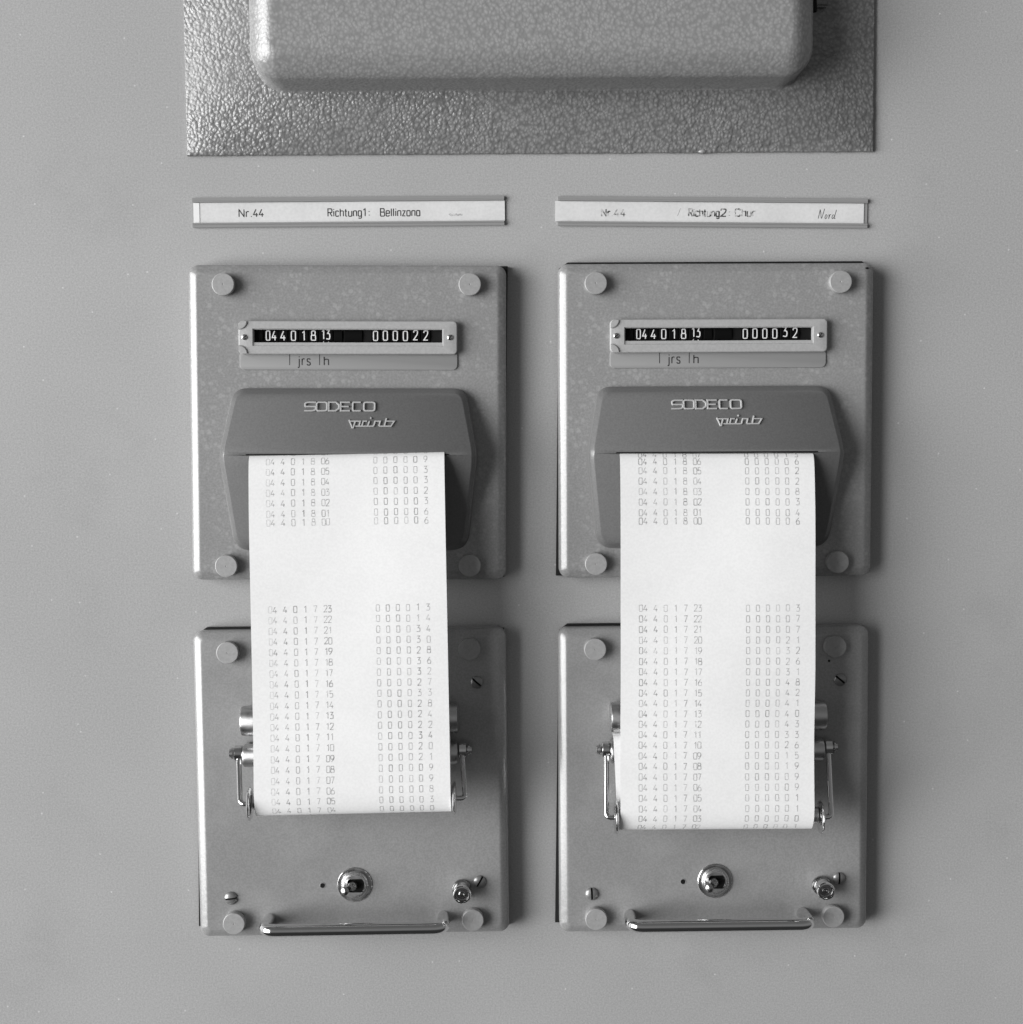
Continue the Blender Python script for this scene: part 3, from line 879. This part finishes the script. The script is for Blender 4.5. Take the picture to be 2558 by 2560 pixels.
    tube(bm, path, 15.6, 28)
    obj("handle", bm, M["chrome"], t, 40)
    return t
m, n, l, b = mat("painted_screw", 0.30, 0.33, 0.55, 0.5); M["screw"] = m
M["dark_metal"] = metal("dark_nickel", 0.34, 0.2)
wL = winder("paper winder panel with its shorter tape loop, below the left printer", -400.5, 671.1, -0.390,
            [(-397.5, -370), (384, -384), (383, 378), (100, 385), (-250, 389.5), (-360, 389.5), (-383, 374)],
            (-230.3, -13, 185), (254.7, -7.5, 185), (-42, 5, 60), (-21, 1, 56), False)
wR = winder("paper winder panel with its longer tape loop, below the right printer", 501.5, 670.1, -0.174,
            [(-396.5, -372), (384, -384), (383, 378), (150, 386), (-250, 390), (-362, 390), (-383, 374)],
            (-251.6, -60.5, 168), (239.9, -66, 168), (-40, 92, 88), (-24, -2, 56), True)

# ------------------------------------------------------------------ paper strips
def catmull(P, k=14):
    out = []
    for i in range(len(P) - 1):
        p0, p1, p2, p3 = P[max(0, i - 1)], P[i], P[i + 1], P[min(len(P) - 1, i + 2)]
        for j in range(k):
            t = j / k
            out.append(tuple(0.5 * ((2 * p1[c]) + (-p0[c] + p2[c]) * t + (2 * p0[c] - 5 * p1[c] + 4 * p2[c] - p3[c]) * t * t + (-p0[c] + 3 * p1[c] - 3 * p2[c] + p3[c]) * t ** 3) for c in range(2)))
    out.append(P[-1]); return out

OFF = [46, 57, 81.2, 105.4, 129.3, 153, 177.3, 187.2, 302, 325.8, 349.8, 374, 397.5, 421.8]   # centres of the print columns
def paper(label, x0, ytop, rot, xshear, tilt, roll_c, rad, rows, W, off, faint, seed, back_shift, inlet):
    """A tape in its own frame: u across, path (y, z) down the wall.  x0, ytop = upper left corner on the wall (y down)."""
    rnd = random.Random(seed)
    t = thing("paper_strip", label, "paper strip", x0, ytop, rot, "printed paper strips hanging from the printers")
    ry, rz = roll_c                                       # roller centre in this frame (y up, z out)
    P = [(6, 96), (1.5, 112), (0, 126), (-6, 138), (-22, 147), (-60, 155), (-170, 168), (-330, 178), (-520, 190), (-700, rz + rad - 12), (ry + 30, rz + rad)]
    path = catmull(P)[:-1]
    for i in range(25):
        a = math.radians(180 * i / 24)
        path.append((ry + 30 - (rad + 29) * math.sin(a), rz + rad * math.cos(a)))
    path += catmull([(ry + 30, rz - rad), (ry + 75, rz - rad - 1), (inlet[0] - 40, inlet[1]), (inlet[0] - 6, inlet[1] - 4), (inlet[0] + 6, inlet[1] - 22), (inlet[0] + 8, 64)], 8)[1:]
    s = [0]
    for a, b2 in zip(path, path[1:]): s.append(s[-1] + math.hypot(b2[0] - a[0], b2[1] - a[1]))
    s_roll = next(s[i] for i in range(len(path)) if path[i][0] <= ry + 2)
    def at(sv):
        import bisect
        i = min(max(bisect.bisect_right(s, sv) - 1, 0), len(s) - 2)
        f = (sv - s[i]) / max(1e-9, s[i + 1] - s[i])
        a, b2 = path[i], path[i + 1]
        dy, dz = b2[0] - a[0], b2[1] - a[1]; L_ = math.hypot(dy, dz)
        return a[0] + dy * f, a[1] + dz * f, -dz / L_ * -1, -dy / L_ * 1   # y, z, normal (ny, nz)
    def nrm(sv):
        y1_, z1_, _, _ = at(sv - 3); y2_, z2_, _, _ = at(sv + 3)
        dy, dz = y2_ - y1_, z2_ - z1_; L_ = math.hypot(dy, dz)
        return dz / L_, -dy / L_
    def shear(sv, u):
        k = 0
        if sv > s_roll: k = back_shift * (sv - s_roll) / (s[-1] - s_roll)
        return k
    def surf(u, sv, e):
        y, z, _, _ = at(sv); ny, nz = nrm(sv)
        wav = 2.2 * math.sin(u * .012 + sv * .004 + seed) * min(1, sv / 200) * max(0.0, min(1.0, (s_roll - 60 - sv) / 250))
        drop = tilt * (u / W)
        return (u + shear(sv, u), y + ny * e + drop * min(1, sv / 60), z + nz * e + wav)
    bm = bmesh.new(); nu = 12
    front = [[bm.verts.new(surf(W * j / nu, sv, 0)) for j in range(nu + 1)] for sv in s]
    back = [[bm.verts.new(surf(W * j / nu, sv, -0.5)) for j in range(nu + 1)] for sv in s]
    for i in range(len(s) - 1):
        for j in range(nu):
            bm.faces.new((front[i][j], front[i + 1][j], front[i + 1][j + 1], front[i][j + 1]))
            bm.faces.new((back[i][j + 1], back[i + 1][j + 1], back[i + 1][j], back[i][j]))
        bm.faces.new((front[i][0], back[i][0], back[i + 1][0], front[i + 1][0]))
        bm.faces.new((front[i + 1][nu], back[i + 1][nu], back[i][nu], front[i][nu]))
    bmesh.ops.recalc_face_normals(bm, faces=bm.faces)
    obj("paper_sheet", bm, M["paper"], t, 50)
    # printed lines, each one a part
    for yrow, left, right in rows:
        # arc length at the given depth below the slot
        sv = next(s[i] + (s[i + 1] - s[i]) * (path[i][0] + yrow[0]) / max(1e-6, path[i][0] - path[i + 1][0]) for i in range(4, len(path) - 1) if path[i + 1][0] < -yrow[0]) + yrow[1]
        f = lambda xx, yy, e: surf(xx, sv - yy, 0.18 + e)
        rj = rnd.uniform(.85, 1.08)
        chars = list(left) + list(right)
        for nm, k0, k1 in (("printed_date", 0, 8), ("printed_count", 8, 14)):
            bm = bmesh.new(); lay = bm.verts.layers.float.new("ink")
            for k in range(k0, k1):
                ch = chars[k]; gw = G[ch][0] * 15.2
                dn_ = faint[k] * rj * rnd.uniform(.78, 1.1)
                glyph(bm, ch, OFF[k] + off - gw / 2, -7.6 + rnd.uniform(-.5, .5), 15.2, 1.0, 2.2 + rnd.uniform(-.2, .3), f, 0, lay, min(1, dn_))
            obj(nm, bm, M["print_ink"], t, 0)
    return t

def lines(day8, day7, ys8, ys7, h8, h7):
    out = []
    for hr_, v, y in zip(h8, day8, ys8): out.append((y, "044018%02d" % hr_, "%06d" % v))
    for hr_, v, y in zip(h7, day7, ys7): out.append((y, "044017%02d" % hr_, "%06d" % v))
    return out
# upper left corner of each strip at its slot (wall frame: x right, y down) and arc-length bookkeeping
P_ = 25.42
yl8 = [(162, -20.9 - 25.1 * (6 - i)) for i in range(7)] + [(162, 0)]
yl7 = [(369, P_ * i) for i in range(21)]
rowsL = lines([13, 9, 3, 3, 2, 3, 6, 6], [13, 14, 34, 30, 28, 36, 32, 27, 33, 28, 24, 22, 34, 20, 21, 9, 9, 8, 3, 0, 0], yl8, yl7,
              [7, 6, 5, 4, 3, 2, 1, 0], list(range(23, 2, -1)))
yr8 = [(163, -20.4 - v) for v in (142, 123, 100.5, 75.5, 50.5, 25.5, 0)] + [(163, 0)]
yr7 = [(370.7, P_ * i) for i in range(22)]
rowsR = lines([13, 6, 2, 2, 8, 3, 4, 6], [3, 7, 7, 21, 32, 26, 31, 48, 42, 41, 40, 43, 33, 26, 15, 19, 9, 9, 1, 1, 0, 1], yr8, yr7,
              [7, 6, 5, 4, 3, 2, 1, 0], list(range(23, 1, -1)))
fL = [.34, .55, .62, .66, .85, .50, .70, .72, .55, .78, .72, .62, .78, .62]
fR = [.66, .66, .60, .52, .66, .60, .62, .66, .60, .58, .60, .52, .58, .62]
paper("white tape whose left columns are very faint, hanging from the left printer", -629.7, -149.0, -0.80, 0, 0.0,
      (-833, 185), 31.5, rowsL, 467, 0, fL, 1, 0, (-697, 126))
paper("white tape with evenly faint print and longer tail, hanging from the right printer", 258.7, -150.2, 0.23, 0, 0.0,
      (-880.5, 168), 31.5, rowsR, 466.5, 2.4, fR, 2, -13, (-697, 124))
